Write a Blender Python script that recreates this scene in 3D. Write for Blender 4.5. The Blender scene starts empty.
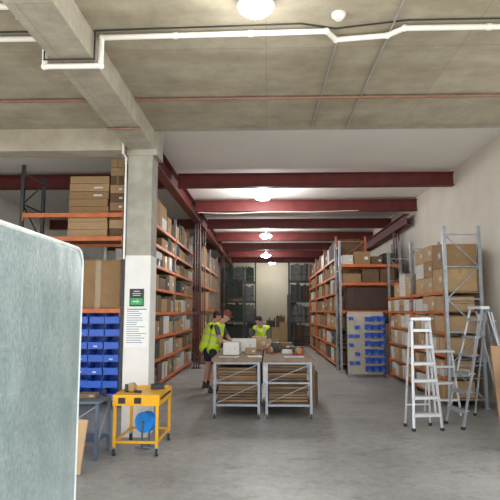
import bpy, bmesh, math, random
import numpy as np
from mathutils import Matrix, Vector, Euler
random.seed(7)
C = bpy.context.scene.collection
R = math.radians

# ---------------- materials ----------------
def mat(name, col, rough=.6, metal=0., var=.12, scale=6., bump=0., emis=0., stretch=None):
    m = bpy.data.materials.new(name); m.use_nodes = True
    nt = m.node_tree; b = nt.nodes['Principled BSDF']
    b.inputs['Roughness'].default_value = rough; b.inputs['Metallic'].default_value = metal
    tc = nt.nodes.new('ShaderNodeTexCoord')
    mp = nt.nodes.new('ShaderNodeMapping'); nt.links.new(tc.outputs['Object'], mp.inputs[0])
    if stretch: mp.inputs['Scale'].default_value = stretch
    n = nt.nodes.new('ShaderNodeTexNoise'); n.inputs['Scale'].default_value = scale; n.inputs['Detail'].default_value = 6
    nt.links.new(mp.outputs[0], n.inputs['Vector'])
    cr = nt.nodes.new('ShaderNodeValToRGB')
    cr.color_ramp.elements[0].position = .3; cr.color_ramp.elements[1].position = .7
    cr.color_ramp.elements[0].color = [max(0, c*(1-var)) for c in col]+[1]
    cr.color_ramp.elements[1].color = [min(1, c*(1+var)) for c in col]+[1]
    nt.links.new(n.outputs['Fac'], cr.inputs[0]); nt.links.new(cr.outputs[0], b.inputs['Base Color'])
    if bump:
        bp = nt.nodes.new('ShaderNodeBump'); bp.inputs['Strength'].default_value = bump
        bp.inputs['Distance'].default_value = .02
        nt.links.new(n.outputs['Fac'], bp.inputs['Height']); nt.links.new(bp.outputs[0], b.inputs['Normal'])
    if emis:
        b.inputs['Emission Color'].default_value = (.9, .96, 1, 1); b.inputs['Emission Strength'].default_value = emis
    return m

def overlay(m, scale, lo, hi, p0, p1, rough=.75, stretch=None):
    nt = m.node_tree; b = nt.nodes['Principled BSDF']
    prev = b.inputs['Base Color'].links[0].from_socket
    tc = [n for n in nt.nodes if n.type == 'TEX_COORD'][0]
    n2 = nt.nodes.new('ShaderNodeTexNoise'); n2.inputs['Scale'].default_value = scale; n2.inputs['Detail'].default_value = 9
    n2.inputs['Roughness'].default_value = rough
    if stretch:
        mp = nt.nodes.new('ShaderNodeMapping'); mp.inputs['Scale'].default_value = stretch
        nt.links.new(tc.outputs['Object'], mp.inputs[0]); nt.links.new(mp.outputs[0], n2.inputs['Vector'])
    else: nt.links.new(tc.outputs['Object'], n2.inputs['Vector'])
    c2 = nt.nodes.new('ShaderNodeValToRGB'); c2.color_ramp.elements[0].position = p0; c2.color_ramp.elements[0].color = (*lo, 1)
    c2.color_ramp.elements[1].position = p1; c2.color_ramp.elements[1].color = (*hi, 1)
    nt.links.new(n2.outputs['Fac'], c2.inputs[0])
    mx = nt.nodes.new('ShaderNodeMix'); mx.data_type = 'RGBA'; mx.blend_type = 'MULTIPLY'; mx.inputs['Factor'].default_value = 1
    nt.links.new(prev, mx.inputs[6]); nt.links.new(c2.outputs[0], mx.inputs[7]); nt.links.new(mx.outputs[2], b.inputs['Base Color'])

def floor_mat():
    m = mat('floor_concrete', (.39, .385, .37), .46, 0, .12, 1.3, .05)
    m.node_tree.nodes['Principled BSDF'].inputs['Specular IOR Level'].default_value = .45
    overlay(m, 9, (.72, .72, .72), (1.05, 1.05, 1.05), .3, .62)
    overlay(m, .6, (.76, .76, .76), (1.0, 1.0, 1.0), .4, .6, .6)
    overlay(m, 2.0, (.74, .73, .72), (1.0, 1.0, 1.0), .38, .46, .75)
    overlay(m, 40, (.85, .85, .85), (1.05, 1.05, 1.05), .35, .55, .8)
    return m
def slab_mat(name='formed_concrete', col=(.42, .375, .285)):
    m = mat(name, col, .85, 0, .10, 2.2, .12)
    nt = m.node_tree; b = nt.nodes['Principled BSDF']
    prev = b.inputs['Base Color'].links[0].from_socket
    tc = [n for n in nt.nodes if n.type == 'TEX_COORD'][0]
    br = nt.nodes.new('ShaderNodeTexBrick'); br.inputs['Scale'].default_value = 1
    br.inputs['Brick Width'].default_value = 1.8; br.inputs['Row Height'].default_value = 1.2
    br.inputs['Mortar Size'].default_value = .006; br.offset = 0
    br.inputs['Color1'].default_value = (1, 1, 1, 1); br.inputs['Color2'].default_value = (.92, .92, .91, 1)
    br.inputs['Mortar'].default_value = (.8, .79, .76, 1)
    nt.links.new(tc.outputs['Object'], br.inputs['Vector'])
    mx = nt.nodes.new('ShaderNodeMix'); mx.data_type = 'RGBA'; mx.blend_type = 'MULTIPLY'; mx.inputs['Factor'].default_value = 1
    nt.links.new(prev, mx.inputs[6]); nt.links.new(br.outputs['Color'], mx.inputs[7]); nt.links.new(mx.outputs[2], b.inputs['Base Color'])
    overlay(m, 5, (.84, .84, .83), (1.06, 1.06, 1.06), .35, .65)
    overlay(m, .9, (.84, .82, .78), (1.04, 1.04, 1.04), .4, .6, .6, (1, 3, 1))
    return m

M = {}
M['floor'] = floor_mat()
M['paving'] = mat('outdoor_paving', (.44, .42, .38), .8, 0, .1, 3)
M['slab'] = slab_mat()
M['beamc'] = slab_mat('beam_concrete', (.46, .42, .34))
M['pillarc'] = mat('pillar_concrete', (.36, .345, .29), .85, 0, .18, 5, .2)
M['whitep'] = mat('white_paint', (.72, .71, .67), .6, 0, .06, 4)
M['wall'] = mat('white_wall', (.82, .78, .70), .8, 0, .05, 1.5, .05)
M['wceil'] = mat('white_ceiling', (.95, .94, .91), .85, 0, .02, 1)
M['back'] = mat('cream_wall', (.58, .52, .40), .85, 0, .08, .8)
M['red'] = mat('oxide_red_steel', (.14, .018, .016), .55, .0, .2, 4)
M['pvc'] = mat('white_pvc', (.80, .78, .72), .35, 0, .06, 8)
M['copper'] = mat('brown_pipe', (.25, .13, .085), .5, .2, .2, 8)
M['grey'] = mat('grey_conduit', (.36, .35, .33), .5, .2, .1, 8)
M['black'] = mat('black_plastic', (.02, .02, .022), .45, 0, .3, 10)
M['orange'] = mat('orange_steel', (.64, .175, .05), .5, 0, .2, 5)
M['galv'] = mat('galvanised_steel', (.33, .36, .39), .4, .45, .18, 14)
M['galvd'] = mat('dark_upright_steel', (.05, .055, .06), .5, .2, .2, 14)
M['alu'] = mat('aluminium', (.46, .49, .52), .35, .5, .08, 10)
M['aluw'] = mat('white_aluminium', (.68, .70, .72), .4, .2, .06, 10)
M['deck'] = mat('particle_board', (.25, .175, .10), .8, 0, .2, 20)
M['ply'] = mat('plywood', (.25, .15, .075), .7, 0, .25, 3, 0, 0, (1, 8, 1))
M['dply'] = mat('dark_board', (.14, .085, .045), .7, 0, .3, 5)
M['top'] = mat('worn_bench_top', (.22, .145, .09), .75, 0, .25, 6, 0, 0, (1, 6, 1))
M['c1'] = mat('cardboard_brown', (.35, .215, .105), .85, 0, .1, 5)
M['c2'] = mat('cardboard_tan', (.48, .32, .17), .85, 0, .1, 5)
M['c3'] = mat('cardboard_dark', (.17, .105, .06), .85, 0, .15, 5)
M['c4'] = mat('carton_white', (.62, .60, .56), .75, 0, .06, 5)
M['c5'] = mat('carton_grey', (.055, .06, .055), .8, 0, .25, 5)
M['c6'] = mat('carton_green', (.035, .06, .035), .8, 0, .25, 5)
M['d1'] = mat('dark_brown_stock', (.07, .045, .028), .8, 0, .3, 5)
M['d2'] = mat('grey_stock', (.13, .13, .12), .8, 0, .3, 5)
M['maroon'] = mat('maroon_panel', (.075, .04, .032), .6, 0, .2, 4)
M['tape'] = mat('packing_tape', (.38, .27, .13), .25, 0, .1, 10)
M['paper'] = mat('white_paper', (.78, .78, .76), .7, 0, .03, 10)
M['ink'] = mat('black_ink', (.03, .03, .03), .6, 0, .1, 10)
M['blue'] = mat('blue_plastic', (.02, .13, .68), .35, 0, .2, 6)
M['bluel'] = mat('bright_blue_hose', (.01, .28, .85), .4, 0, .15, 8)
M['bluef'] = mat('blue_grey_steel', (.12, .16, .21), .45, .3, .15, 8)
M['louvre'] = mat('pale_beige_enamel', (.66, .60, .48), .5, 0, .06, 8)
M['yellow'] = mat('yellow_enamel', (.80, .40, .01), .4, 0, .1, 5)
M['lime'] = mat('hi_vis_lime', (.68, .98, .03), .6, 0, .1, 10, .2)
M['refl'] = mat('reflective_band', (.6, .6, .58), .3, .2, .05, 10)
M['skin'] = mat('skin', (.55, .31, .23), .55, 0, .08, 20)
M['navy'] = mat('navy_cloth', (.02, .025, .05), .85, 0, .2, 20, .2)
M['greyc'] = mat('grey_cloth', (.10, .10, .11), .85, 0, .2, 20, .2)
M['redc'] = mat('rust_cap_cloth', (.20, .05, .03), .85, 0, .2, 20, .2)
M['hair'] = mat('dark_hair', (.03, .018, .012), .6, 0, .3, 40, .3)
M['eye'] = mat('eye_dark', (.02, .015, .01), .3, 0, .1, 10)
M['lens'] = mat('lamp_lens', (.9, .95, 1), .3, 0, .02, 5, 0, 60)
M['green'] = mat('sign_green', (.03, .35, .10), .5, 0, .05, 5)
M['trimw'] = mat('pale_binding', (.60, .64, .61), .6, 0, .12, 10)
M['trimg'] = mat('dark_green_webbing', (.04, .07, .065), .7, 0, .2, 20, .2)
M['rubber'] = mat('rubber', (.03, .03, .03), .7, 0, .2, 10)
M['redpl'] = mat('red_plastic', (.5, .03, .02), .4, 0, .1, 10)
m = mat('scuffed_tarpaulin', (.275, .335, .330), .30, 0, .10, 2.4, .9, 0, (1, 1, .5))
overlay(m, 60, (.80, .82, .81), (1.06, 1.06, 1.06), .42, .56, .6, (1, 1, .5))
overlay(m, 5, (.80, .84, .85), (1.10, 1.09, 1.08), .42, .60, .8, (1, 1.2, .6))
overlay(m, 14, (1, 1, 1), (1.35, 1.33, 1.3), .60, .68, .7, (1, .3, 1.5))
M['tarp'] = m

# ---------------- builders ----------------
class B:
    def __init__(s): s.bm = bmesh.new()
    def box(s, cx, cy, cz, sx, sy, sz, m=0, rot=None):
        mt = Matrix.Translation((cx, cy, cz))
        if rot: mt = mt @ Euler(rot).to_matrix().to_4x4()
        mt = mt @ Matrix.Diagonal((sx, sy, sz, 1))
        r = bmesh.ops.create_cube(s.bm, size=1, matrix=mt)
        for f in {f for v in r['verts'] for f in v.link_faces}: f.material_index = m
        return r['verts']
    def bb(s, x0, x1, y0, y1, z0, z1, m=0):
        return s.box((x0+x1)/2, (y0+y1)/2, (z0+z1)/2, x1-x0, y1-y0, z1-z0, m)
    def cyl(s, p, q, r, m=0, seg=12, r2=None):
        p = Vector(p); q = Vector(q); d = q-p
        mt = Matrix.Translation((p+q)/2) @ d.to_track_quat('Z', 'Y').to_matrix().to_4x4()
        g = bmesh.ops.create_cone(s.bm, cap_ends=True, segments=seg, radius1=r, radius2=r if r2 is None else r2, depth=d.length, matrix=mt)
        for f in {f for v in g['verts'] for f in v.link_faces}: f.material_index = m
    def bar(s, p, q, w, t, m=0):
        p = Vector(p); q = Vector(q); d = q-p
        mt = Matrix.Translation((p+q)/2) @ d.to_track_quat('Z', 'Y').to_matrix().to_4x4() @ Matrix.Diagonal((w, t, d.length, 1))
        g = bmesh.ops.create_cube(s.bm, size=1, matrix=mt)
        for f in {f for v in g['verts'] for f in v.link_faces}: f.material_index = m
    def sph(s, c, r, m=0, sc=(1, 1, 1), seg=12):
        g = bmesh.ops.create_uvsphere(s.bm, u_segments=seg, v_segments=max(6, seg*2//3), radius=r, matrix=Matrix.Translation(c) @ Matrix.Diagonal((sc[0], sc[1], sc[2], 1)))
        for f in {f for v in g['verts'] for f in v.link_faces}: f.material_index = m
    def bevel(s, w, seg=1):
        bmesh.ops.bevel(s.bm, geom=s.bm.edges[:], offset=w, segments=seg, affect='EDGES', profile=.5)
    def mesh(s, name, mats, smooth=False):
        me = bpy.data.meshes.new(name); s.bm.to_mesh(me); s.bm.free()
        for k in mats: me.materials.append(M[k])
        if smooth:
            for p in me.polygons: p.use_smooth = True
        return me
    def obj(s, name, mats, parent=None, loc=(0, 0, 0), rot=(0, 0, 0), smooth=False):
        return place(name, s.mesh(name, mats, smooth), parent, loc, rot)

def place(name, me, parent=None, loc=(0, 0, 0), rot=(0, 0, 0)):
    o = bpy.data.objects.new(name, me); C.objects.link(o)
    o.location = loc; o.rotation_euler = rot
    if parent: o.parent = parent
    return o
def tag(o, label, cat, group=None):
    o['label'] = label; o['category'] = cat
    if group: o['group'] = group
    return o
def thing(name, loc, rotz, label, cat, group=None):
    o = bpy.data.objects.new(name, None); C.objects.link(o); o.empty_display_size = .2
    o.location = loc; o.rotation_euler = (0, 0, rotz)
    return tag(o, label, cat, group)
def struct(o): o['kind'] = 'structure'; return o

# ---------------- shell ----------------
CZ = 4.60      # white ceiling
SZ = 4.05      # slab soffit
b = B(); b.bb(-14, 14, 1.5, 32, -.2, 0); struct(b.obj('floor', ['floor']))
b = B(); b.bb(-24, 24, -22, 1.5, -.2, -.005); o = struct(b.obj('floor_outside', ['paving']))
b = B(); b.bb(-7, 3.95, 7.1, 32, CZ, CZ+.1); struct(b.obj('ceiling', ['wceil']))
b = B(); b.bb(-9, 9, 2.3, 7.0, SZ, SZ+.25); o = struct(b.obj('trim_1', ['slab']))
b = B(); b.bb(-9, 9, 7.0, 7.1, SZ, CZ+.1); struct(b.obj('wall_front', ['pillarc']))  # fascia above the slab edge, put in to block the sky
b = B(); b.bb(3.95, 4.15, 7.0, 32, 0, CZ+.1); struct(b.obj('wall_right', ['wall']))
b = B(); b.bb(-7.2, -7, 7.0, 32, 0, CZ+.1); struct(b.obj('wall_left', ['wall']))
b = B(); b.bb(-7.2, 4.15, 32, 32.2, 0, CZ+.1); struct(b.obj('wall_back', ['back']))
# concrete pillar
b = B(); b.bb(-1.88, -1.55, 7.12, 7.48, 2.35, CZ-.001); b.bb(-1.885, -1.545, 7.115, 7.485, 0, 2.35, 1)
b.bb(-1.90, -1.48, 7.101, 7.48, 3.72, CZ-.001, 0)
o = b.obj('concrete_pillar', ['pillarc', 'whitep']); tag(o, 'square concrete pillar painted white on its lower part', 'pillar'); o['kind'] = 'structure'
b = B(); b.bb(-1.88, -1.52, 2.35, 7.0, 3.80, SZ-.001); b.bb(-1.88, -1.52, 7.0, 7.11, 3.80, SZ-.001)
o = b.obj('concrete_beam', ['beamc']); tag(o, 'long concrete downstand beam running to the pillar', 'beam'); o['kind'] = 'structure'
b = B(); b.bb(-8, -1.91, 6.95, 7.25, 3.745, SZ-.001)
o = b.obj('concrete_beam', ['beamc']); tag(o, 'concrete lintel beam over the side bay', 'beam'); o['kind'] = 'structure'

# steel beams
def ibeam(p, q, z0, z1, w, label):
    b = B(); p = Vector(p); q = Vector(q); L = (q-p).length
    b.box(0, L/2, (z0+z1)/2, .015, L, z1-z0)
    b.box(0, L/2, z0+.01, w, L, .02); b.box(0, L/2, z1-.01, w, L, .02)
    ang = math.atan2(q.y-p.y, q.x-p.x)-math.pi/2
    o = b.obj('steel_beam', ['red'], None, (p.x, p.y, 0), (0, 0, ang)); o['kind'] = 'structure'
    return tag(o, label, 'beam', 'red steel roof beams')
for y in (11.3, 14.1, 17, 20, 23, 26, 29):
    ibeam((-1.90, y), (3.94, y), 4.24, 4.54, .16, 'dark red steel I-beam spanning under the white ceiling')
for y in (11.3, 17, 23, 29):
    ibeam((-6.99, y), (-2.16, y), 4.24, 4.54, .16, 'dark red steel I-beam over the side bay')
ibeam((-2.03, 7.5), (-2.03, 31.9), 4.20, 4.56, .2, 'dark red steel girder running the length of the room')
ibeam((3.72, 14.3), (3.72, 31.9), 3.90, 4.2, .16, 'dark red steel girder along the wall')
def column(x, y, h, w=.16):
    b = B(); b.box(0, 0, h/2, .012, w, h); b.box(-w/2+.008, 0, h/2, .016, w, h); b.box(w/2-.008, 0, h/2, .016, w, h)
    b.box(0, 0, .01, w+.1, w+.1, .02)
    o = b.obj('steel_column', ['red'], None, (x, y, 0)); o['kind'] = 'structure'
    tag(o, 'dark red steel column standing beside the racks', 'column')
column(-2.03, 15.7, 4.2); column(-2.03, 17.1, 4.2, .14); column(-2.03, 24.5, 4.2); column(3.76, 15.7, 3.9)

# ---------------- pipes ----------------
def pipe(name, pts, r, mt, label, cat='pipe', clips=False):
    b = B()
    for i in range(len(pts)-1):
        b.cyl(pts[i], pts[i+1], r, 0)
    for p in pts[1:-1]: b.sph(p, r*1.25, 0)
    if clips:
        for i in range(len(pts)-1):
            p = Vector(pts[i]); q = Vector(pts[i+1])
            n = int((q-p).length/.9)
            for k in range(1, n+1):
                c = p.lerp(q, k/(n+1)); d = (q-p).normalized()*.02
                b.cyl(c-d, c+d, r*1.25, 0)
    return tag(b.obj(name, [mt], None, smooth=False), label, cat)
zp = SZ-.045
pipe('drain_pipe', [(2.6, 4.40, zp), (1.18, 4.40, zp), (1.06, 4.52, zp), (.62, 4.58, zp), (.52, 4.43, zp), (-1.45, 4.48, zp), (-1.45, 4.48, 3.745), (-1.95, 4.48, 3.745), (-1.95, 4.48, zp), (-4.4, 4.48, zp)], .024, 'pvc', 'cream plastic pipe stepping under the concrete beam', 'pipe', True)
pipe('electric_cable', [(2.6, 4.33, SZ-.012), (1.2, 4.33, SZ-.012), (.6, 4.45, SZ-.012), (.3, 4.36, SZ-.012), (-1.49, 4.42, SZ-.012), (-1.49, 4.42, 3.78), (-1.93, 4.42, 3.78), (-1.93, 4.42, SZ-.012), (-4, 4.42, SZ-.012)], .007, 'black', 'thin black cable clipped to the concrete soffit', 'cable')
pipe('drain_pipe', [(-3.0, 3.98, zp), (-1.95, 3.97, zp), (-1.95, 3.97, 3.9)], .024, 'pvc', 'short cream plastic pipe elbow beside the concrete beam', 'pipe')
pipe('copper_pipe', [(5.5, 5.92, SZ-.03), (-1.50, 5.92, SZ-.03)], .018, 'copper', 'thin brown metal pipe crossing the concrete soffit', 'pipe', True)
pipe('copper_pipe', [(-1.90, 5.92, SZ-.03), (-6.0, 5.92, SZ-.03)], .018, 'copper', 'thin brown metal pipe crossing the side soffit', 'pipe', True)
pipe('copper_pipe', [(-1.50, 6.2, 3.78), (-1.90, 6.2, 3.78)], .014, 'copper', 'short brown pipe crossing under the beam')
pipe('conduit', [(1.1, 2.4, SZ-.012), (1.06, 6.98, SZ-.012)], .009, 'grey', 'thin grey conduit fixed to the soffit', 'conduit')
pipe('conduit', [(.64, 4.7, SZ-.012), (.60, 6.98, SZ-.012)], .009, 'grey', 'thin grey conduit fixed to the soffit', 'conduit')
pipe('conduit', [(-1.905, 6.93, SZ-.02), (-1.905, 6.93, 3.70), (-1.905, 7.09, 3.68), (-1.90, 7.09, 2.30)], .014, 'pvc', 'white conduit running down the pillar edge', 'conduit')
pipe('electric_cable', [(-1.8, 13.96, 4.20), (-.9, 13.96, 4.17), (0, 13.96, 4.21), (1.1, 13.96, 4.20), (2.4, 13.96, 4.23)], .010, 'pvc', 'pale cable strung along a red beam', 'cable')
b = B(); b.cyl((0, 0, -.02), (0, 0, 0), .06, 0, 20); b.cyl((0, 0, -.05), (0, 0, -.02), .03, 0, 20, .05)
tag(b.obj('smoke_detector', ['pvc'], None, (.60, 4.24, SZ)), 'round cream smoke detector on the concrete soffit', 'smoke detector')

# ---------------- lamps ----------------
def lamp(x, y, z, power, r, top):
    t = thing('ceiling_lamp', (x, y, z), 0, 'round white high-bay lamp glowing below the ceiling', 'ceiling lamp', 'high bay ceiling lamps')
    b = B(); b.cyl((0, 0, -.07), (0, 0, -.0), r*1.1, 0, 32, r*.7); b.cyl((0, 0, -.09), (0, 0, -.07), r*1.06, 0, 32)
    b.obj('housing', ['aluw'], t)
    if top > z+.02:
        b = B(); b.cyl((0, 0, 0), (0, 0, top-z), .012, 0, 10); b.obj('hanging_rod', ['aluw'], t)
    b = B(); b.sph((0, 0, -.09), r, 0, (1, 1, .5), 24); b.obj('lens', ['lens'], t, smooth=True)
    l = bpy.data.lights.new('lamp_light', 'POINT'); l.shadow_soft_size = .15; l.energy = power; l.color = (1, .985, .95)
    lo = bpy.data.objects.new('bulb', l); C.objects.link(lo); lo.parent = t; lo.location = (0, 0, -.38)
lamp(-.08, 3.96, SZ, 18, .135, SZ)
lamp(-.1, 13.0, 4.50, 100, .20, CZ); lamp(-.04, 19.0, 4.38, 105, .21, CZ); lamp(-.04, 24.9, 4.30, 85, .22, CZ); lamp(.3, 30.4, 4.45, 55, .18, CZ)  # last one is an unseen lamp added to brighten the back wall

# ---------------- racks ----------------
def rack(loc, rotz, bays, depth, levels, height, fm, bm_, label, deck=True, extra=(), bh=.075):
    t = thing('pallet_rack', loc, rotz, label, 'storage rack')
    b = B(); pw = .06
    for yy in (.035, depth-.035):
        b.bb(-pw/2, pw/2, yy-.028, yy+.028, 0, height)
        b.bb(-.06, .06, yy-.05, yy+.05, 0, .01)
    n = max(3, int(height/.6)); zs = [.15+(height-.3)*i/n for i in range(n+1)]
    for i, z in enumerate(zs):
        b.bar((0, .05, z), (0, depth-.05, z), .020, .020)
        if i < n:
            a, c = (.05, depth-.05) if i % 2 == 0 else (depth-.05, .05)
            b.bar((0, a, z), (0, c, zs[i+1]), .018, .018)
    fme = b.mesh('upright_frame', [fm])
    x = 0; xs = [0]
    for L in bays: x += L; xs.append(x)
    for x in xs: place('upright_frame', fme, t, (x, 0, 0))
    for bi, L in enumerate(bays):
        l = L-pw
        b = B(); b.bb(0, l, 0, .045, -bh, 0); b.bb(0, l, -.004, .0, -bh*.75, -bh*.25)
        b.bb(0, .012, -.008, .05, -.14, .03); b.bb(l-.012, l, -.008, .05, -.14, .03)
        bme = b.mesh('beam', [bm_])
        b = B(); b.bb(0, l, .05, depth-.05, -.025, -.002); dme = b.mesh('shelf_deck', ['deck'])
        for z in levels:
            place('beam', bme, t, (xs[bi]+pw/2, .0, z))
            place('beam', bme, t, (xs[bi+1]-pw/2, depth, z), (0, 0, math.pi))
            if deck: place('shelf_deck', dme, t, (xs[bi]+pw/2, 0, z))
        for z in extra: place('beam', bme, t, (xs[bi]+pw/2, 0, z))
    return t

# cartons
def carton_mesh(mk, style):
    b = B(); b.bb(-.5, .5, -.5, .5, 0, .985); b.bevel(.012)
    b.bb(-.495, .495, -.495, -.008, .985, 1.0); b.bb(-.495, .495, .008, .495, .985, 1.0)
    if style:
        b.bb(-.5, .5, -.04, .04, 1.0, 1.003, 1)
        if style == 2: b.bb(.12, .34, -.506, -.5, .35, .58, 2)
        if style == 3: b.bb(-.06, .06, -.504, -.5, .0, .98, 1)
    return b.mesh('cardboard_carton', [mk, 'tape', 'paper'] if style else [mk])
CM = {k: [carton_mesh(k, s) for s in (0, 1, 2, 3)] for k in ('c1', 'c2', 'c3', 'c4', 'c5', 'c6')}
b = B(); b.bb(-.502, .502, -.05, .05, 1.0, 1.004); b.bb(-.506, -.500, -.05, .05, .75, 1.0); b.bb(.5, .506, -.05, .05, .75, 1.0)
TAPE = b.mesh('packing_tape', ['tape'])
b = B(); b.bb(.15, .38, -.508, -.5, .40, .64); b.bb(.17, .36, -.510, -.508, .57, .60, 1); b.bb(.17, .30, -.510, -.508, .50, .52, 1); b.bb(.17, .36, -.510, -.508, .43, .46, 1)
LAB = b.mesh('shipping_label', ['paper', 'ink'])
CNAME = {'c1': 'brown cardboard carton', 'c2': 'pale tan cardboard carton', 'c3': 'dark brown cardboard carton', 'c4': 'white cardboard carton', 'c5': 'dark grey carton', 'c6': 'dark green carton'}
def carton(x, y, z, w, d, h, rot, k, where, parts=False, group=None, jit=1.0):
    st = 0 if parts else random.choice([1, 1, 2, 3])
    o = place('cardboard_carton', CM[k][st], None, (x, y, z+.003), (0, 0, rot+R(random.uniform(-jit, jit))))
    o.scale = (w, d, h)
    tag(o, CNAME[k]+' '+where, 'cardboard box', group)
    if parts:
        place('packing_tape', TAPE, o); place('shipping_label', LAB, o)
    return o
def fill(side, a, bnd, face, z, hmax, depth, wr, ks, where, group, parts=False, hr=(.6, .95), skip=.06, stack=0):
    t = a
    while t < bnd-wr[0]:
        w = random.uniform(*wr)
        if t+w > bnd: w = bnd-t
        if random.random() > skip:
            h = random.uniform(*hr)*hmax; d = random.uniform(.8, .97)*(depth-.1)
            k = random.choice(ks)
            if side == 'L': x, y, r = face-.05-d/2, t+w/2, R(90)
            elif side == 'R': x, y, r = face+.05+d/2, t+w/2, R(-90)
            else: x, y, r = t+w/2, face+.05+d/2, 0
            if stack and random.random() < stack:
                n = 2
                for j in range(n):
                    ww = w-.02-random.uniform(0, .06)
                    carton(x, y, z+j*h/n, ww, d-random.uniform(0, .03), h/n-.004, r, k if random.random() < .6 else random.choice(ks), where, parts, group, .4)
            else: carton(x, y, z, w-.02, d, h, r, k, where, parts, group, .5)
        t += w+.014

# left aisle rack
L1 = [.12, .62, 1.10, 1.60, 2.10, 2.58, 3.02, 3.43]
rack((-2.3, 10.45, 0), R(90), [3.1, 3.1], .9, L1, 3.95, 'galv', 'orange', 'long galvanised rack with orange beams full of small cartons', bh=.06)
for i, z in enumerate(L1):
    hm = (L1[i+1]-z-.08) if i+1 < len(L1) else .6
    for s in (10.5, 13.6):
        fill('L', s+.02, s+2.98, -2.27, z, hm, .9, (.40, .85), ['c1', 'c1', 'c2', 'c3', 'c1', 'c2', 'c5', 'c4'], 'on the long aisle rack', 'cartons on the long aisle rack', False, (.6, 1.0), .04, .35)
L2 = [.15, .9, 1.7, 2.5, 3.2]
rack((-2.15, 17.6, 0), R(90), [3.0, 3.0], .9, L2, 4.0, 'galv', 'orange', 'tall galvanised rack beside red steel columns')
for i, z in enumerate(L2):
    hm = (L2[i+1]-z-.12) if i+1 < len(L2) else .7
    for s in (17.66, 20.66):
        fill('L', s, s+2.9, -2.15, z, hm, .9, (.85, 1.1), ['c1', 'c1', 'c2', 'c3'], 'on the tall rack beside red columns', 'cartons on the tall rack', False, (.8, 1.0), .0)
# side bay rack facing out
rack((-4.35, 9.3, 0), 0, [1.85], .95, [1.66, 2.92], 4.22, 'galvd', 'orange', 'rack with dark uprights and orange beams beside the pillar', extra=(3.34,))
g = 'flat cartons on the high rack'
def flat_stack(x, y, z, w, d, n, th, ks):
    for j in range(n):
        carton(x+random.uniform(-.010, .010), y, z+j*th, w+random.uniform(-.02, .0), d, th-.005, 0, random.choice(ks), 'stacked flat on the high orange-beamed rack', False, g, .4)
flat_stack(-3.20, 9.75, 2.92, .72, .6, 8, .140, ['c1', 'c2', 'c2'])
flat_stack(-2.68, 9.75, 2.92, .27, .6, 9, .160, ['c1', 'c2', 'c3'])
carton(-2.98, 9.8, 1.66, .8, .7, .86, 0, 'c1', 'standing above the blue bins', False, g)
carton(-3.9, 9.8, 1.66, .7, .7, .75, 0, 'c3', 'standing on the rack', True, g)

# ---------------- bins ----------------
def bin_mesh(w, d, h, mk='blue', lab=True, lip=.6):
    b = B(); t = .006
    b.bb(-w/2, w/2, 0, d, 0, t)
    b.bb(-w/2, w/2, d-t, d, 0, h)
    for s in (-1, 1):
        b.bb(min(s*w/2, s*(w/2-t)), max(s*w/2, s*(w/2-t)), d*.3, d, 0, h)
        b.bb(min(s*w/2, s*(w/2-t)), max(s*w/2, s*(w/2-t)), 0, d*.3, 0, h*.7)
        b.bb(min(s*w/2, s*(w/2-.02)), max(s*w/2, s*(w/2-.02)), d*.3, d, h-.012, h)
    b.bb(-w/2, w/2, -.004, t, 0, h*lip)
    b.bb(-w/2, w/2, -.018, t, h*lip, h*lip+.016)
    if lab: b.bb(-w*.12, w*.12, -.008, -.002, h*.15, h*.27, 1)
    return b.mesh('storage_bin', [mk, 'paper'])
bm1 = bin_mesh(.258, .40, .205, 'blue', True, .48); bm1b = bin_mesh(.258, .40, .205, 'blue', False, .48)
for r in range(7):
    for c in range(3):
        o = place('storage_bin', random.choice([bm1, bm1b, bm1b]), None, (-3.23+c*.275, 9.38-random.uniform(0, .06), .103+r*.217))
        tag(o, 'blue plastic open-front bin in a stack beside the pillar', 'storage bin', 'stacked blue bins beside the pillar')
t = thing('bin_shelf', (-2.955, 9.38, 0), 0, 'low steel shelf unit holding rows of blue bins', 'shelf')
for sx in (-.425, .425):
    for yy in (.01, .42): b = B(); b.box(sx, yy, .81, .02, .02, 1.62); b.obj('post', ['galvd'], t)
for r in range(7):
    b = B(); b.bb(-.415, .415, 0, .42, .097+r*.217-.004, .102+r*.217); b.obj('shelf', ['galvd'], t)

# louvred stand with bins
t = thing('louvred_stand', (2.47, 13.72, 0), 0, 'freestanding pale louvred stand hung with small blue bins', 'display stand')
b = B(); b.bb(-.49, .49, .1, .13, .06, 1.6)
for z in [i*.085+.12 for i in range(17)]: b.bb(-.47, .47, .085, .1, z, z+.03)
b.obj('louvred_board', ['louvre'], t)
for s in (-.47, .47):
    b = B(); b.bb(s-.02, s+.02, -.2, .4, 0, .05); b.bb(s-.02, s+.02, .1, .14, .05, 1.6); b.obj('side_foot', ['galv'], t)
bm2 = bin_mesh(.10, .13, .08, 'blue', False); bm3 = bin_mesh(.145, .16, .125, 'blue', True); bm4 = bin_mesh(.12, .14, .11, 'blue', False)
for (r, c) in ((0, 0), (0, 1), (1, 1), (2, 0), (3, 0), (3, 1), (4, 1), (5, 0)):
    o = place('storage_bin', bm2, None, (2.10+c*.15, 13.67, .30+r*.22)); tag(o, 'small blue plastic bin hung on the louvred stand', 'storage bin', 'small bins on the louvred stand')
for r in range(7):
    for c in range(3):
        o = place('storage_bin', random.choice([bm3, bm3, bm4]), None, (2.52+c*.172, 13.642, .14+r*.205)); tag(o, 'blue plastic bin hung on the louvred stand', 'storage bin', 'bins on the louvred stand')

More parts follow.
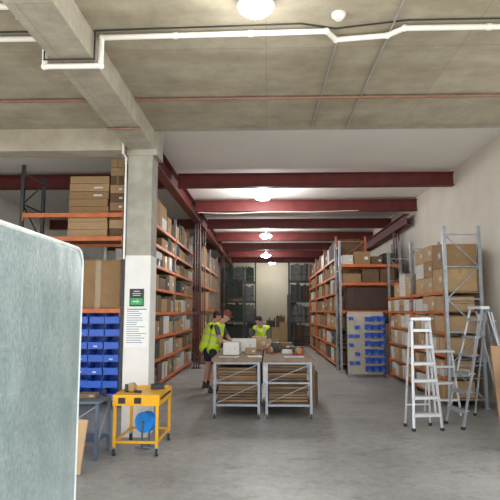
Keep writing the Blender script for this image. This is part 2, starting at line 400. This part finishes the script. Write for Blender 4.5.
# ---------------- right racks ----------------
R1 = [.15, .50, .88, 1.26, 1.62, 1.95]
rack((3.68, 9.35, 0), R(90), [2.15, 2.15], .66, R1, 3.08, 'galv', 'orange', 'galvanised rack with orange beams and cartons along the white wall', bh=.045)
for i, z in enumerate(R1[:5]):
    hm = R1[i+1]-z-.05
    for s in (9.42, 11.57):
        fill('R', s+.02, s+2.0, 2.95, z, hm, .72, (.24, .46), ['c1', 'c2', 'c4', 'c4', 'c2', 'c4'], 'on the rack along the white wall', 'cartons on the wall rack', False, (.8, .98), 0, .40)
g = 'large cartons on top of the wall rack'
for y, ks in ((9.72, ['c2', 'c1']), (10.30, ['c2', 'c1', 'c2']), (10.86, ['c2', 'c4', 'c2'])):
    z = 1.95
    for k in ks:
        h = .41 if len(ks) == 2 else .29
        carton(3.34, y, z, .55, .60, h, R(-90), k, 'stacked high on the wall rack', True, g, 1.2); z += h+.004
for y, k, h in ((11.9, 'c2', .42), (12.45, 'c4', .5), (12.98, 'c2', .3)):
    carton(3.34, y, 1.95, .48, .52, h, R(-90), k, 'on top of the wall rack', True, g)

rack((1.95, 14.45, 0), 0, [1.6], .9, [1.64, 2.38, 2.87], 3.5, 'galv', 'orange', 'rack with orange beams behind the louvred stand')
b = B(); b.bb(-.62, .62, -.35, .35, 0, .62); b.bevel(.01)
for x in (-.4, 0, .4): b.bb(x-.03, x+.03, -.362, -.35, .02, .6)
tag(b.obj('storage_crate', ['maroon'], None, (2.76, 14.86, 1.645)), 'dark maroon crate on the rack above the louvred stand', 'crate')
fill('F', 2.02, 3.45, 14.45, 2.38, .38, .9, (.4, .55), ['c3', 'c5', 'c1'], 'on the rack behind the louvred stand', 'cartons behind the louvred stand')
fill('F', 2.02, 3.45, 14.45, 2.87, .40, .9, (.3, .5), ['c3', 'c4', 'c5', 'c1'], 'on the rack behind the louvred stand', 'cartons behind the louvred stand', False, (.5, 1), 0, .3)
carton(3.25, 14.85, 0, .45, .7, 1.3, 0, 'c1', 'on the floor behind the louvred stand', False, 'cartons behind the louvred stand')
A = [.15, .65, 1.15, 1.65, 2.15, 2.65, 3.15]
rack((2.85, 15.45, 0), R(90), [3.2, 3.2, 3.2], .9, A, 3.75, 'orange', 'orange', 'long rack with orange uprights crowded with cartons', bh=.06)
for i, z in enumerate(A):
    for s, wr in ((15.5, (.45, .9)), (18.7, (.7, 1.1)), (21.9, (.95, 1.4))):
        fill('R', s+.03, s+3.05, 1.93, z, .42 if i < 6 else .55, .9, wr, ['c1', 'c2', 'c4', 'c3', 'c5', 'c1', 'c3'], 'on the long orange rack', 'cartons on the long orange rack', False, (.65, 1.0), .03)

# rear racks with long dark stock
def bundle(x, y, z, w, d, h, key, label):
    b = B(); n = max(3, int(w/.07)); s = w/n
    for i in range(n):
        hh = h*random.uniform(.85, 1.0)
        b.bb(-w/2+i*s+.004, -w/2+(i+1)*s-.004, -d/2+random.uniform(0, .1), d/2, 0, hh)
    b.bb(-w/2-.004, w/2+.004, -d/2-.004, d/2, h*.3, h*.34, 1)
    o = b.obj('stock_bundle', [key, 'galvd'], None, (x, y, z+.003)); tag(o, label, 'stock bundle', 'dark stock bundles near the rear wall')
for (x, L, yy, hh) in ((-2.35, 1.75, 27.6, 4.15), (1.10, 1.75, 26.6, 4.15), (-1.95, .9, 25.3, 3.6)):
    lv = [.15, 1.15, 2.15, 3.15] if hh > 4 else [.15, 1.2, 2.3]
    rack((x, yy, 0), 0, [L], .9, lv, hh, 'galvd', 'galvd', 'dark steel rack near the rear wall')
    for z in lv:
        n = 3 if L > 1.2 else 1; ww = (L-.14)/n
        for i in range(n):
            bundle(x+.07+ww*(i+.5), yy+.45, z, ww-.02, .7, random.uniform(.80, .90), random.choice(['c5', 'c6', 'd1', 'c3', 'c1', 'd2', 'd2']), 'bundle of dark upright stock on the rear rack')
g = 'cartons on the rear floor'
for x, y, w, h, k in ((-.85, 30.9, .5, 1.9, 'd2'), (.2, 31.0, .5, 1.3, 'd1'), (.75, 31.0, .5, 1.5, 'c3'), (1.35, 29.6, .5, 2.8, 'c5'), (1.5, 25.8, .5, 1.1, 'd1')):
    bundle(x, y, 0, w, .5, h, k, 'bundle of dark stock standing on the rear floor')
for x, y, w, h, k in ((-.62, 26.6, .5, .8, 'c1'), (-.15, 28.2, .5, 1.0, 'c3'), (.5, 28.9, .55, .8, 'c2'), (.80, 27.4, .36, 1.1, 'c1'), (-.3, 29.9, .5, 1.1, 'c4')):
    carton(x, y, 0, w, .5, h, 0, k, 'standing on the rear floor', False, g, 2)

# ---------------- workbenches ----------------
def bench(x0, x1, y0, y1, label):
    t = thing('workbench', ((x0+x1)/2, y0, 0), 0, label, 'workbench', 'mobile packing workbenches'); w = x1-x0; d = y1-y0
    b = B(); b.bb(-w/2-.02, w/2+.02, -.03, d+.03, .845, .90); b.bevel(.006); b.obj('table_top', ['top'], t)
    b = B(); b.bb(-w/2+.03, w/2-.03, .05, d-.05, .205, .225); b.obj('lower_shelf', ['dply'], t)
    b = B(); wi = w/2-.03
    for s in (-wi, wi): b.box(s, 0, .47, .038, .038, .75)
    for z in (.825, .20): b.box(0, 0, z, w-.06, .025, .03)
    b.box(0, 0, .53, w-.06, .022, .022)
    b.bar((-wi, -.013, .22), (wi, -.013, .52), .016, .009); b.bar((-wi, -.013, .54), (wi, -.013, .81), .016, .009)
    e = b.mesh('end_frame', ['galv'])
    place('end_frame', e, t, (0, .03, 0)); place('end_frame', e, t, (0, d-.03, 0), (0, 0, math.pi))
    for s in (-wi, wi):
        b = B(); b.bb(s-.02, s+.02, .05, d-.05, .79, .845); b.obj('side_rail', ['galv'], t)
        b = B(); b.bb(s-.015, s+.015, .05, d-.05, .17, .205); b.obj('side_rail', ['galv'], t)
    b = B(); b.cyl((-.012, 0, .04), (.012, 0, .04), .04, 0, 16); b.bb(-.02, .02, -.02, .02, .07, .1, 1); b.bb(-.02, -.014, -.012, .02, .03, .09, 1); b.bb(.014, .02, -.012, .02, .03, .09, 1)
    cm = b.mesh('castor', ['rubber', 'galv'])
    for s in (-wi, wi):
        for yy in (.03, d-.03): place('castor', cm, t, (s, yy, 0))
    return t
bench(-.83, -.10, 8.35, 10.6, 'mobile bench with galvanised frame and wooden top beside workers')
bench(-.04, .69, 8.35, 10.6, 'mobile bench with galvanised frame and worn wooden top')
def board_stack(x, y, z, w, d, n, label, th=.04, mk='ply'):
    for i in range(n):
        b = B(); b.bb(-w/2, w/2, -d/2, d/2, 0, th-.008); b.bevel(.002)
        tag(b.obj('board', [random.choice([mk, mk, 'dply', 'c3'])], None, (x+random.uniform(-.012, .012), y+random.uniform(-.05, .05), z+i*th+.002), (0, 0, 0)), label, 'board', 'boards stacked on the bench shelves')
board_stack(-.465, 9.50, .225, .60, 1.9, 13, 'brown board lying in a stack under the bench')
board_stack(.325, 9.50, .225, .60, 1.9, 14, 'brown board lying in a stack under the bench')
b = B(); b.box(0, 0, .34, .04, .8, .68); b.bevel(.003)
tag(b.obj('plywood_board', ['ply'], None, (.80, 9.9, .0), (0, 0, 0)), 'brown board standing on edge beside the bench', 'board')
b = B(); b.box(0, 0, .28, .04, .7, .56); b.bevel(.003)
tag(b.obj('plywood_board', ['dply'], None, (.86, 10.0, .0), (0, 0, 0)), 'dark brown board standing on edge beside the bench', 'board')
# bench goods
g = 'cartons on the workbench'
carton(-.58, 9.1, .90, .26, .30, .20, 0, 'c4', 'on the workbench top', True, g, 6)
carton(-.42, 9.85, .90, .42, .30, .22, 0, 'c4', 'on the workbench top', True, g, 6)
carton(-.15, 10.3, .90, .26, .28, .24, 0, 'c2', 'on the workbench top', True, g, 6)
carton(.30, 10.1, .90, .3, .3, .14, 0, 'c3', 'on the workbench top', True, g, 6)
carton(.52, 9.7, .90, .22, .3, .09, 0, 'c5', 'on the workbench top', True, g, 6)
carton(-.28, 9.2, .90, .18, .2, .10, 0, 'c1', 'on the workbench top', True, g, 12)
carton(.34, 9.35, .90, .16, .2, .06, 0, 'c4', 'on the workbench top', True, g, 12)
def sheet(x, y, z, w, d, rot):
    b = B(); b.bb(-w/2, w/2, -d/2, d/2, 0, .003)
    for i in range(5): b.bb(-w*.4, w*.3, d*(.3-.15*i), d*(.33-.15*i), .003, .0035, 1)
    tag(b.obj('paper_sheet', ['paper', 'ink'], None, (x, y, z+.001), (0, 0, R(rot))), 'white printed sheet lying on the workbench', 'paper', 'papers on the workbench')
sheet(-.2, 8.7, .90, .21, .3, 10); sheet(.42, 8.65, .90, .3, .21, 5); sheet(-.6, 8.6, .90, .3, .21, -8)
def tapegun(x, y, z, rot, key='redpl', where='workbench'):
    t = thing('tape_dispenser', (x, y, z), R(rot), {'redpl': 'red', 'black': 'black'}[key]+' packing tape dispenser on the '+where, 'tape dispenser')
    b = B(); b.cyl((-.025, 0, .06), (.025, 0, .06), .055, 0, 20); b.obj('tape_roll', ['tape'], t)
    b = B(); b.bb(-.03, .03, .04, .09, 0, .09); b.bb(-.012, .012, -.14, -.05, .0, .03); b.bb(-.004, .004, -.06, .05, .0, .03); b.obj('handle', [key], t)
tapegun(.05, 9.3, .90, 30)
tapegun(.52, 9.1, .90, -50)
b = B(); b.bb(-.09, .09, -.06, .06, 0, .06); b.bb(-.07, .07, -.05, .02, .06, .16); b.bevel(.006)
tag(b.obj('label_printer', ['black'], None, (.14, 9.7, .902), (0, 0, .2)), 'small black label printer on the workbench', 'printer')

# ---------------- stepladders ----------------
def ladder(x, y, rot, h, wb, wt, spread, n, mk, label, capm='black', tread=.05):
    t = thing('stepladder', (x, y, 0), R(rot), label, 'stepladder')
    for s in (-1, 1):
        b = B(); b.bar((s*wb/2, -spread/2, .02), (s*wt/2, -.04, h), .034, .020); b.box(s*wb/2, -spread/2, .02, .04, .05, .04, 1); b.obj('front_rail', [mk, 'rubber'], t)
        b = B(); b.bar((s*wb*.46, spread/2, .02), (s*wt/2, .05, h-.05), .024, .018); b.box(s*wb*.46, spread/2, .02, .036, .04, .04, 1); b.obj('rear_rail', [mk, 'rubber'], t)
        b = B(); b.bar((s*(wb*.5*.45+wt*.5*.55), -spread*.5*.45, h*.55), (s*(wb*.46*.45+wt*.5*.55), spread*.5*.45, h*.55), .016, .006); b.obj('spreader', ['galv'], t)
    for i in range(1, n+1):
        f = i/(n+.6); w = wb+(wt-wb)*f; yy = -spread/2*(1-f)-.04*f
        b = B(); b.bb(-w/2, w/2, yy-.04, yy+tread, h*f-.02, h*f)
        b.bb(-w/2, w/2, yy-.045, yy-.035, h*f-.038, h*f)
        b.obj('step', [mk], t)
    for f in (.2, .75):
        w = wb*.92+(wt-wb*.92)*f; yy = spread/2*(1-f)+.05*f
        b = B(); b.bar((-w/2, yy, h*f), (w/2, yy, h*f), .018, .022); b.obj('rear_brace', [mk], t)
    b = B(); b.bb(-wt/2-.025, wt/2+.025, -.07, .07, h-.02, h+.025); b.bevel(.008); b.obj('top_cap', [capm], t)
    return t
ladder(2.15, 7.78, 8, 1.50, .40, .25, .34, 6, 'aluw', 'narrow white aluminium stepladder standing open on the floor', 'aluw', .07)
ladder(3.08, 8.02, -76, 1.66, .42, .28, .94, 6, 'alu', 'tall silver stepladder splayed wide near the wall rack', 'aluw')
ladder(3.54, 8.94, 88, 1.62, .46, .28, .62, 6, 'alu', 'silver aluminium stepladder with blue cap near the wall', 'bluef')
ladder(3.30, 7.28, 60, 1.58, .44, .27, .46, 5, 'alu', 'grey stepladder with blue cap standing by the plywood boards', 'bluef')
t = thing('step_stool', (2.78, 8.92, 0), R(6), 'low white aluminium step stool by the rack', 'step stool')
for s in (-.2, .2):
    b = B(); b.bar((s, -.22, 0), (s*.9, -.02, .98), .03, .018); b.obj('front_rail', ['aluw'], t)
    b = B(); b.bar((s, .22, 0), (s*.9, .03, .95), .026, .018); b.obj('rear_rail', ['aluw'], t)
for i, z in enumerate((.25, .5, .75)):
    b = B(); yy = -.22+.20*z/.95; b.bb(-.19, .19, yy-.05, yy+.07, z-.03, z); b.obj('step', ['aluw'], t)
b = B(); b.bb(-.2, .2, -.1, .12, .96, .99); b.obj('platform', ['aluw'], t)
b = B(); b.box(0, 0, .6, .75, .03, 1.2); b.bevel(.003)
tag(b.obj('plywood_board', ['ply'], None, (3.06, 6.50, .01), (R(-9), 0, R(4))), 'brown plywood board standing upright on the floor', 'board')
b = B(); b.box(0, 0, .5, .6, .02, 1.0); b.bevel(.003)
tag(b.obj('cardboard_sheet', ['c1'], None, (3.12, 6.33, .01), (R(-9), 0, R(4))), 'brown cardboard sheet resting against a plywood board', 'board')

# ---------------- yellow trolley ----------------
t = thing('trolley', (-1.48, 6.2, 0), 0, 'yellow steel trolley on black castors beside the pillar', 'trolley')
W = .52; D = .8
b = B(); b.bb(-W/2, W/2, 0, D, .64, .655)
b.bb(-W/2, W/2, -.008, .004, .55, .67); b.bb(-W/2, W/2, D-.004, D+.008, .55, .67); b.bb(-W/2-.006, -W/2+.006, 0, D, .55, .67); b.bb(W/2-.006, W/2+.006, 0, D, .55, .67)
b.obj('tray', ['yellow'], t)
for sx in (-W/2+.02, W/2-.02):
    for yy in (.02, D-.02):
        b = B(); b.box(sx, yy, .335, .032, .032, .47); b.obj('leg', ['yellow'], t)
        b = B(); b.cyl((sx-.014, yy, .042), (sx+.014, yy, .042), .042, 0, 16); b.bb(sx-.022, sx+.022, yy-.02, yy+.02, .085, .1, 1)
        b.bb(sx-.022, sx-.015, yy-.012, yy+.012, .03, .09, 1); b.bb(sx+.015, sx+.022, yy-.012, yy+.012, .03, .09, 1); b.obj('castor', ['rubber', 'galv'], t)
for yy in (.02, D-.02): b = B(); b.box(0, yy, .15, W-.06, .025, .025); b.obj('lower_rail', ['yellow'], t)
for sx in (-W/2+.02, W/2-.02): b = B(); b.box(sx, D/2, .15, .025, D-.06, .025); b.obj('lower_rail', ['yellow'], t)
for x in (-.16, 0.02):
    b = B(); b.bb(x-.04, x+.04, -.012, -.008, .575, .64); b.obj('sticker', ['black'], t)
b = B(); b.bar((W/2+.01, .05, .62), (W/2+.08, .25, .68), .02, .016); b.obj('handle', ['black'], t)
b = B(); b.bb(-.08, .08, -.05, .05, 0, .06); b.bb(-.04, .04, -.008, .008, .06, .08); b.bevel(.004)
tag(b.obj('tool_case', ['black'], None, (-1.36, 6.80, .657), (0, 0, .3)), 'black tool case on the yellow trolley', 'tool case')
tapegun(-1.60, 6.5, .657, 60, 'black', 'yellow trolley')
t = thing('strapping_reel', (-1.45, 6.60, .0), R(66), 'bright blue reel standing under the yellow trolley', 'reel')
rz = .30
b = B(); b.cyl((-.045, 0, rz), (.045, 0, rz), .105, 0, 32); b.obj('strap_coil', ['bluel'], t)
for s in (-1, 1):
    b = B(); b.cyl((s*.045, 0, rz), (s*.058, 0, rz), .12, 0, 32); b.obj('flange', ['bluel'], t)
    b = B(); b.bb(s*.07-.006, s*.07+.006, -.010, .010, 0, rz+.015); b.bb(s*.07-.018, s*.07+.018, -.09, .09, 0, .012); b.obj('stand_leg', ['bluef'], t)
b = B(); b.cyl((-.075, 0, rz), (.075, 0, rz), .02, 0, 16); b.obj('axle', ['bluef'], t)

# ---------------- side table ----------------
t = thing('side_table', (-2.16, 5.98, 0), 0, 'blue-grey steel side table cluttered with tools', 'table')
b = B(); b.bb(-.33, .33, 0, .50, .60, .63); b.bevel(.004); b.obj('table_top', ['bluef'], t)
for sx in (-.30, .30):
    for yy in (.03, .47): b = B(); b.box(sx, yy, .30, .035, .035, .60); b.obj('leg', ['bluef'], t)
b = B(); b.bb(-.31, .31, .03, .47, .18, .195); b.obj('shelf', ['bluef'], t)
b = B(); b.bar((.31, .05, .20), (.31, .46, .57), .02, .01); b.obj('brace', ['galv'], t)
b = B(); b.bar((-.28, .03, .20), (.28, .03, .57), .02, .01); b.obj('brace', ['galv'], t)
carton(-2.04, 6.26, .63, .20, .16, .05, 0, 'c3', 'on the blue-grey side table', True)
b = B(); b.cyl((0, 0, 0), (0, 0, .06), .025, 0, 16); b.cyl((0, 0, .06), (0, 0, .08), .01, 0, 12)
tag(b.obj('glue_bottle', ['black'], None, (-1.90, 6.40, .632)), 'small black bottle on the side table', 'bottle')
b = B(); b.box(0, 0, .26, .36, .02, .52); b.bevel(.003)
tag(b.obj('cardboard_sheet', ['c2'], None, (-2.02, 5.5, .01), (R(-14), 0, R(-12))), 'tan cardboard sheet leaning near the side table', 'board')

# ---------------- signs on pillar ----------------
yp = 7.112; xs_ = -1.72
t = thing('safety_sign', (xs_, yp, 1.79), 0, 'small dark safety sign with green and white symbols', 'sign')
b = B(); b.bb(-.095, .095, -.006, 0, -.115, .115); b.obj('plate', ['ink'], t)
b = B(); b.bb(-.08, .08, -.009, -.006, -.095, -.01); b.obj('green_panel', ['green'], t)
b = B(); b.bb(-.04, .04, -.009, -.006, .078, .086); b.bb(-.06, .06, -.009, -.006, .05, .056); b.bb(-.05, .05, -.009, -.006, .025, .031)
b.bb(-.05, .02, -.012, -.009, -.058, -.046); b.bar((.0, -.0105, -.078), (.042, -.0105, -.052), .012, .003); b.bar((.0, -.0105, -.026), (.042, -.0105, -.052), .012, .003)
b.obj('lettering', ['paper'], t)
t = thing('paper_notice', (xs_+.005, yp, 1.43), 0, 'white paper notice with lines of text on the pillar', 'notice')
b = B(); b.bb(-.155, .155, -.004, 0, -.29, .23); b.obj('sheet', ['paper'], t)
b = B(); rs = random.Random(3)
for i in range(15):
    z = .18-i*.029
    b.bb(-.13, -.13+rs.uniform(.13, .26), -.006, -.004, z-.004, z+.004)
b.bb(-.13, .13, -.006, -.004, .200, .213)
b.obj('lettering', ['bluef'], t)

# ---------------- tarpaulin covered cage ----------------
t = thing('covered_cage', (-1.75, 2.0, 0), 0, 'tall cage wrapped in scuffed blue-green plastic tarpaulin', 'covered cage')
ZT = 2.02
b = B(); b.bb(-.55, .55, -1.3, 1.50, .12, ZT)
bmesh.ops.bevel(b.bm, geom=b.bm.edges[:], offset=.04, segments=5, affect='EDGES', profile=.5)
b.obj('tarpaulin_cover', ['tarp'], t, smooth=True)
prof = [(-1.2, ZT-.018), (1.38, ZT-.018)]
for i in range(1, 7):
    a = R(90-15*i); prof.append((1.38+.10*math.cos(a), ZT-.118+.10*math.sin(a)))
prof += [(1.48, .2)]
b = B()
for i in range(len(prof)-1):
    p, q = prof[i], prof[i+1]
    b.cyl((.540, p[0], p[1]), (.540, q[0], q[1]), .015, 0, 8); b.sph((.540, q[0], q[1]), .015)
b.obj('edge_binding', ['trimw'], t)
b = B()
for i in range(len(prof)-1):
    p, q = prof[i], prof[i+1]
    b.cyl((.515, p[0]+(.014 if i > 0 else 0), p[1]+.014), (.515, q[0]+.014, q[1]+.010), .012, 0, 8)
b.obj('edge_webbing', ['trimg'], t)
for sx in (-.45, .45):
    for yy in (-1.2, 1.4):
        b = B(); b.cyl((sx-.02, yy, .06), (sx+.02, yy, .06), .06, 0, 16); b.bb(sx-.03, sx+.03, yy-.03, yy+.03, .1, .2, 1); b.obj('castor', ['rubber', 'galv'], t)

# ---------------- people ----------------
def _tmpl(u=12, v=8):
    vs = [(0, 0, 1)]
    for j in range(1, v):
        a = math.pi*j/v
        for i in range(u): t_ = 2*math.pi*i/u; vs.append((math.sin(a)*math.cos(t_), math.sin(a)*math.sin(t_), math.cos(a)))
    vs.append((0, 0, -1)); fs = []
    for i in range(u): fs.append((0, 1+i, 1+(i+1) % u))
    for j in range(v-2):
        for i in range(u):
            a = 1+j*u+i; c = 1+j*u+(i+1) % u
            fs.append((a, a+u, c+u)); fs.append((a, c+u, c))
    L = len(vs)-1
    for i in range(u): fs.append((L, L-u+(i+1) % u, L-u+i))
    return np.array(vs), np.array(fs)
TV, TF = _tmpl()
def remesh(S, voxel):
    V = np.concatenate([TV*r*np.array(sc)+np.array(c) for c, r, sc in S])
    F = np.concatenate([TF+i*len(TV) for i in range(len(S))])
    me = bpy.data.meshes.new('tmp')
    me.vertices.add(len(V)); me.vertices.foreach_set('co', V.ravel())
    me.loops.add(F.size); me.loops.foreach_set('vertex_index', F.ravel().astype(np.int32))
    me.polygons.add(len(F)); me.polygons.foreach_set('loop_start', np.arange(0, F.size, 3, dtype=np.int32))
    me.update(calc_edges=True); me.validate()
    o = bpy.data.objects.new('tmp', me); C.objects.link(o)
    md = o.modifiers.new('r', 'REMESH'); md.mode = 'VOXEL'; md.voxel_size = voxel
    sm = o.modifiers.new('s', 'SMOOTH'); sm.factor = .5; sm.iterations = 3
    dg = bpy.context.evaluated_depsgraph_get(); dg.update()
    out = bpy.data.meshes.new_from_object(o.evaluated_get(dg))
    bpy.data.objects.remove(o)
    out.polygons.foreach_set('use_smooth', [True]*len(out.polygons))
    return out
def person(x, y, rot, lean, arms, cloth, head_tilt, cap, label, h=1.0, shorts=False):
    t = thing('person', (x, y, 0), R(rot), label, 'person'); t.scale = (h, h, h)
    S = []
    def seg(p, q, r1, r2, tg, sc=(1, 1, 1)):
        p = Vector(p); q = Vector(q); L = (q-p).length; n = max(2, int(L/(min(r1, r2)*.45))+1)
        for i in range(n+1): f = i/n; S.append((p.lerp(q, f), r1+(r2-r1)*f, sc, tg))
    la = R(lean); up = Vector((0, math.sin(la), math.cos(la)))
    pel = Vector((0, -.03-.10*math.sin(la), .93))
    shl = pel+up*.47; neck = pel+up*.53
    ht = R(lean+head_tilt); hu = Vector((0, math.sin(ht), math.cos(ht))); hf = Vector((0, math.cos(ht), -math.sin(ht)))
    head = neck+hu*.17+hf*.03
    seg(pel+Vector((0, 0, -.03)), pel+up*.14, .118, .108, 2, (1.30, .92, 1))
    seg(pel+up*.12, pel+up*.28, .108, .122, 1, (1.30, .92, 1))
    seg(pel+up*.28, pel+up*.42, .122, .105, 1, (1.40, .90, 1))
    for s in (-1, 1): seg(pel+up*.45+Vector((s*.05, 0, 0)), shl+Vector((s*.165, 0, -.02)), .075, .062, 1)
    seg(neck-up*.06, head-hu*.05, .056, .050, 0)
    for s, fy in ((-1, .05), (1, -.05)):
        hip = pel+Vector((s*.085, 0, -.06)); kn = Vector((s*.10, .02+fy*.5, .49)); an = Vector((s*.105, -.03+fy, .09))
        if shorts:
            seg(hip, kn+Vector((0, 0, .14)), .092, .078, 2); seg(kn+Vector((0, 0, .13)), kn, .062, .054, 0)
            seg(kn, kn.lerp(an, .4), .053, .055, 0); seg(kn.lerp(an, .4), an, .055, .036, 0); seg(an+Vector((0, 0, .04)), an, .042, .042, 3)
        else:
            seg(hip, kn, .088, .060, 2); seg(kn, an, .060, .044, 2)
        seg(an+Vector((0, -.02, -.05)), an+Vector((0, .15, -.055)), .042, .034, 3, (1, 1, .95))
    for s, (el, wr) in zip((-1, 1), arms):
        sh = shl+Vector((s*.175, 0, -.03)); el = Vector(el); wr = Vector(wr)
        mid = sh.lerp(el, .6)
        seg(sh, mid, .056, .047, 1); seg(mid, el, .043, .038, 0); seg(el, wr, .038, .025, 0)
        d = (wr-el).normalized(); side = d.cross(Vector((0, 0, 1))).normalized(); dn = side.cross(d).normalized()
        if dn.z > 0: dn = -dn
        seg(wr, wr+d*.075, .022, .026, 0)
        for k in (-1, 1): seg(wr+d*.03+side*k*.018, wr+d*.08+side*k*.024, .017, .014, 0)
        for k, ln in zip((-1.5, -.5, .5, 1.5), (.055, .07, .075, .062)):
            b0 = wr+d*.085+side*k*.0195; b1 = b0+d*ln*.55+dn*.008; b2 = b1+d*ln*.35+dn*ln*.45
            seg(b0, b1, .0095, .009, 0); seg(b1, b2, .009, .0075, 0)
        th0 = wr+d*.03-side*s*.028; th1 = th0+d*.035-side*s*.022; th2 = th1+d*.032-side*s*.004+dn*.01
        seg(th0, th1, .012, .011, 0); seg(th1, th2, .011, .009, 0)
    S.append((head+hu*.025, .088, (.88, 1.04, 1.12), 0)); S.append((head-hu*.045+hf*.03, .058, (.95, 1, .95), 0))
    S.append((head-hu*.085+hf*.062, .028, (1, 1, .8), 0))
    seg(head+hu*.012+hf*.085, head-hu*.018+hf*.104, .010, .015, 0)
    for s in (-1, 1): S.append((head+Vector((s*.080, 0, 0))-hu*.005, .026, (.45, .8, 1.15), 0))
    seg(head-hu*.048+hf*.082+Vector((-.018, 0, 0)), head-hu*.048+hf*.082+Vector((.018, 0, 0)), .008, .008, 0)
    me = remesh([(c, r, sc) for c, r, sc, tg in S], .0085)
    for k in ('skin', cloth, 'navy', 'rubber'): me.materials.append(M[k])
    n = len(me.polygons); cen = np.zeros(n*3); me.polygons.foreach_get('center', cen); cen = cen.reshape(-1, 3)
    best = np.full(n, 1e9); idx = np.zeros(n, dtype=np.int32)
    for c, r, sc, tg in S:
        d = np.linalg.norm((cen-np.array(c))/np.array(sc), axis=1)-r
        mk = d < best; best[mk] = d[mk]; idx[mk] = tg
    me.polygons.foreach_set('material_index', idx); me.name = 'body'
    place('body', me, t)
    VS = []
    def vs(p, q, r1, r2, sc):
        p = Vector(p); q = Vector(q)
        for i in range(9): f = i/8; VS.append((p.lerp(q, f), r1+(r2-r1)*f, sc))
    vs(pel-up*.05, pel+up*.28, .136, .142, (1.30, .98, 1)); vs(pel+up*.28, pel+up*.41, .142, .120, (1.38, .95, 1))
    for s in (-1, 1): vs(pel+up*.45+Vector((s*.07, 0, 0)), shl+Vector((s*.15, 0, -.015)), .083, .074, (1, 1, 1))
    vm = remesh(VS, .013); vm.materials.append(M['lime']); vm.materials.append(M['refl'])
    for p in vm.polygons:
        a = (Vector(p.center)-pel).dot(up); sx = abs(p.center.x)
        if .09 < a < .12 or .23 < a < .26: p.material_index = 1
        elif a >= .26 and .085 < sx < .11: p.material_index = 1
    vm.name = 'vest'; v = place('vest', vm, t); v['label'] = 'lime hi-vis vest with reflective bands'
    for s in (-1, 1):
        b = B(); b.sph(head+Vector((s*.031, 0, 0))+hu*.012+hf*.083, .009, 0, (1.2, .6, .8), 10); b.obj('eye', ['eye'], t)
    b = B(); b.sph(head-hu*.050+hf*.089, .016, 0, (1.2, .35, .25), 10); b.obj('mouth', ['redc'], t)
    hm = remesh([(head+hu*.038-hf*.014, .094, (.90, 1.02, 1.06)), (head-hu*.02-hf*.04, .07, (1.0, .8, 1.0))], .012)
    hm.materials.append(M['hair']); hm.name = 'hair'; place('hair', hm, t)
    if cap:
        cmh = remesh([(head+hu*.055-hf*.008, .097, (.93, 1.04, .90)), (head+hu*.055+hf*.10, .07, (1, .95, .16))], .010)
        cmh.materials.append(M['redc']); cmh.name = 'cap'; place('cap', cmh, t)
    return t
person(-1.03, 11.06, -104, 15, [((-.27, .19, 1.08), (-.18, .41, .98)), ((.27, .17, 1.08), (.18, .39, .98))], 'greyc', 20, True,
       'worker in cap, shorts and lime hi-vis vest standing at bench', .97, True)
person(-1.27, 11.75, -80, 16, [((-.26, .20, 1.06), (-.20, .42, 1.0)), ((.26, .18, 1.06), (.20, .42, 1.0))], 'navy', 14, False,
       'dark-haired worker in lime hi-vis vest behind a colleague', .96, True)
person(-.07, 12.3, 160, 34, [((-.28, .38, .94), (-.17, .55, .85)), ((.28, .38, .94), (.17, .55, .85))], 'greyc', 8, False,
       'dark-haired worker in lime hi-vis vest stooping beyond the bench', .95)

# ---------------- light & world ----------------
w = bpy.data.worlds.new('World'); bpy.context.scene.world = w; w.use_nodes = True
bg = w.node_tree.nodes['Background']; bg.inputs[0].default_value = (.94, .965, 1.0, 1); bg.inputs[1].default_value = 3.15
sl = bpy.data.lights.new('sun', 'SUN'); sl.energy = 6; sl.color = (1, .95, .86); sl.angle = R(2)
so = bpy.data.objects.new('sun', sl); C.objects.link(so)
dirv = Vector((.18, .40, -1)).normalized(); so.rotation_euler = dirv.to_track_quat('-Z', 'Y').to_euler()

# ---------------- camera ----------------
cd = bpy.data.cameras.new('cam'); cam = bpy.data.objects.new('cam', cd); C.objects.link(cam)
cd.lens = 38.9; cd.sensor_width = 36; cd.clip_end = 200
cam.location = (0, 0, 1.6); cam.rotation_euler = (R(96.55), 0, R(1.8))
bpy.context.scene.camera = cam
bpy.context.scene.view_settings.view_transform = 'Standard'
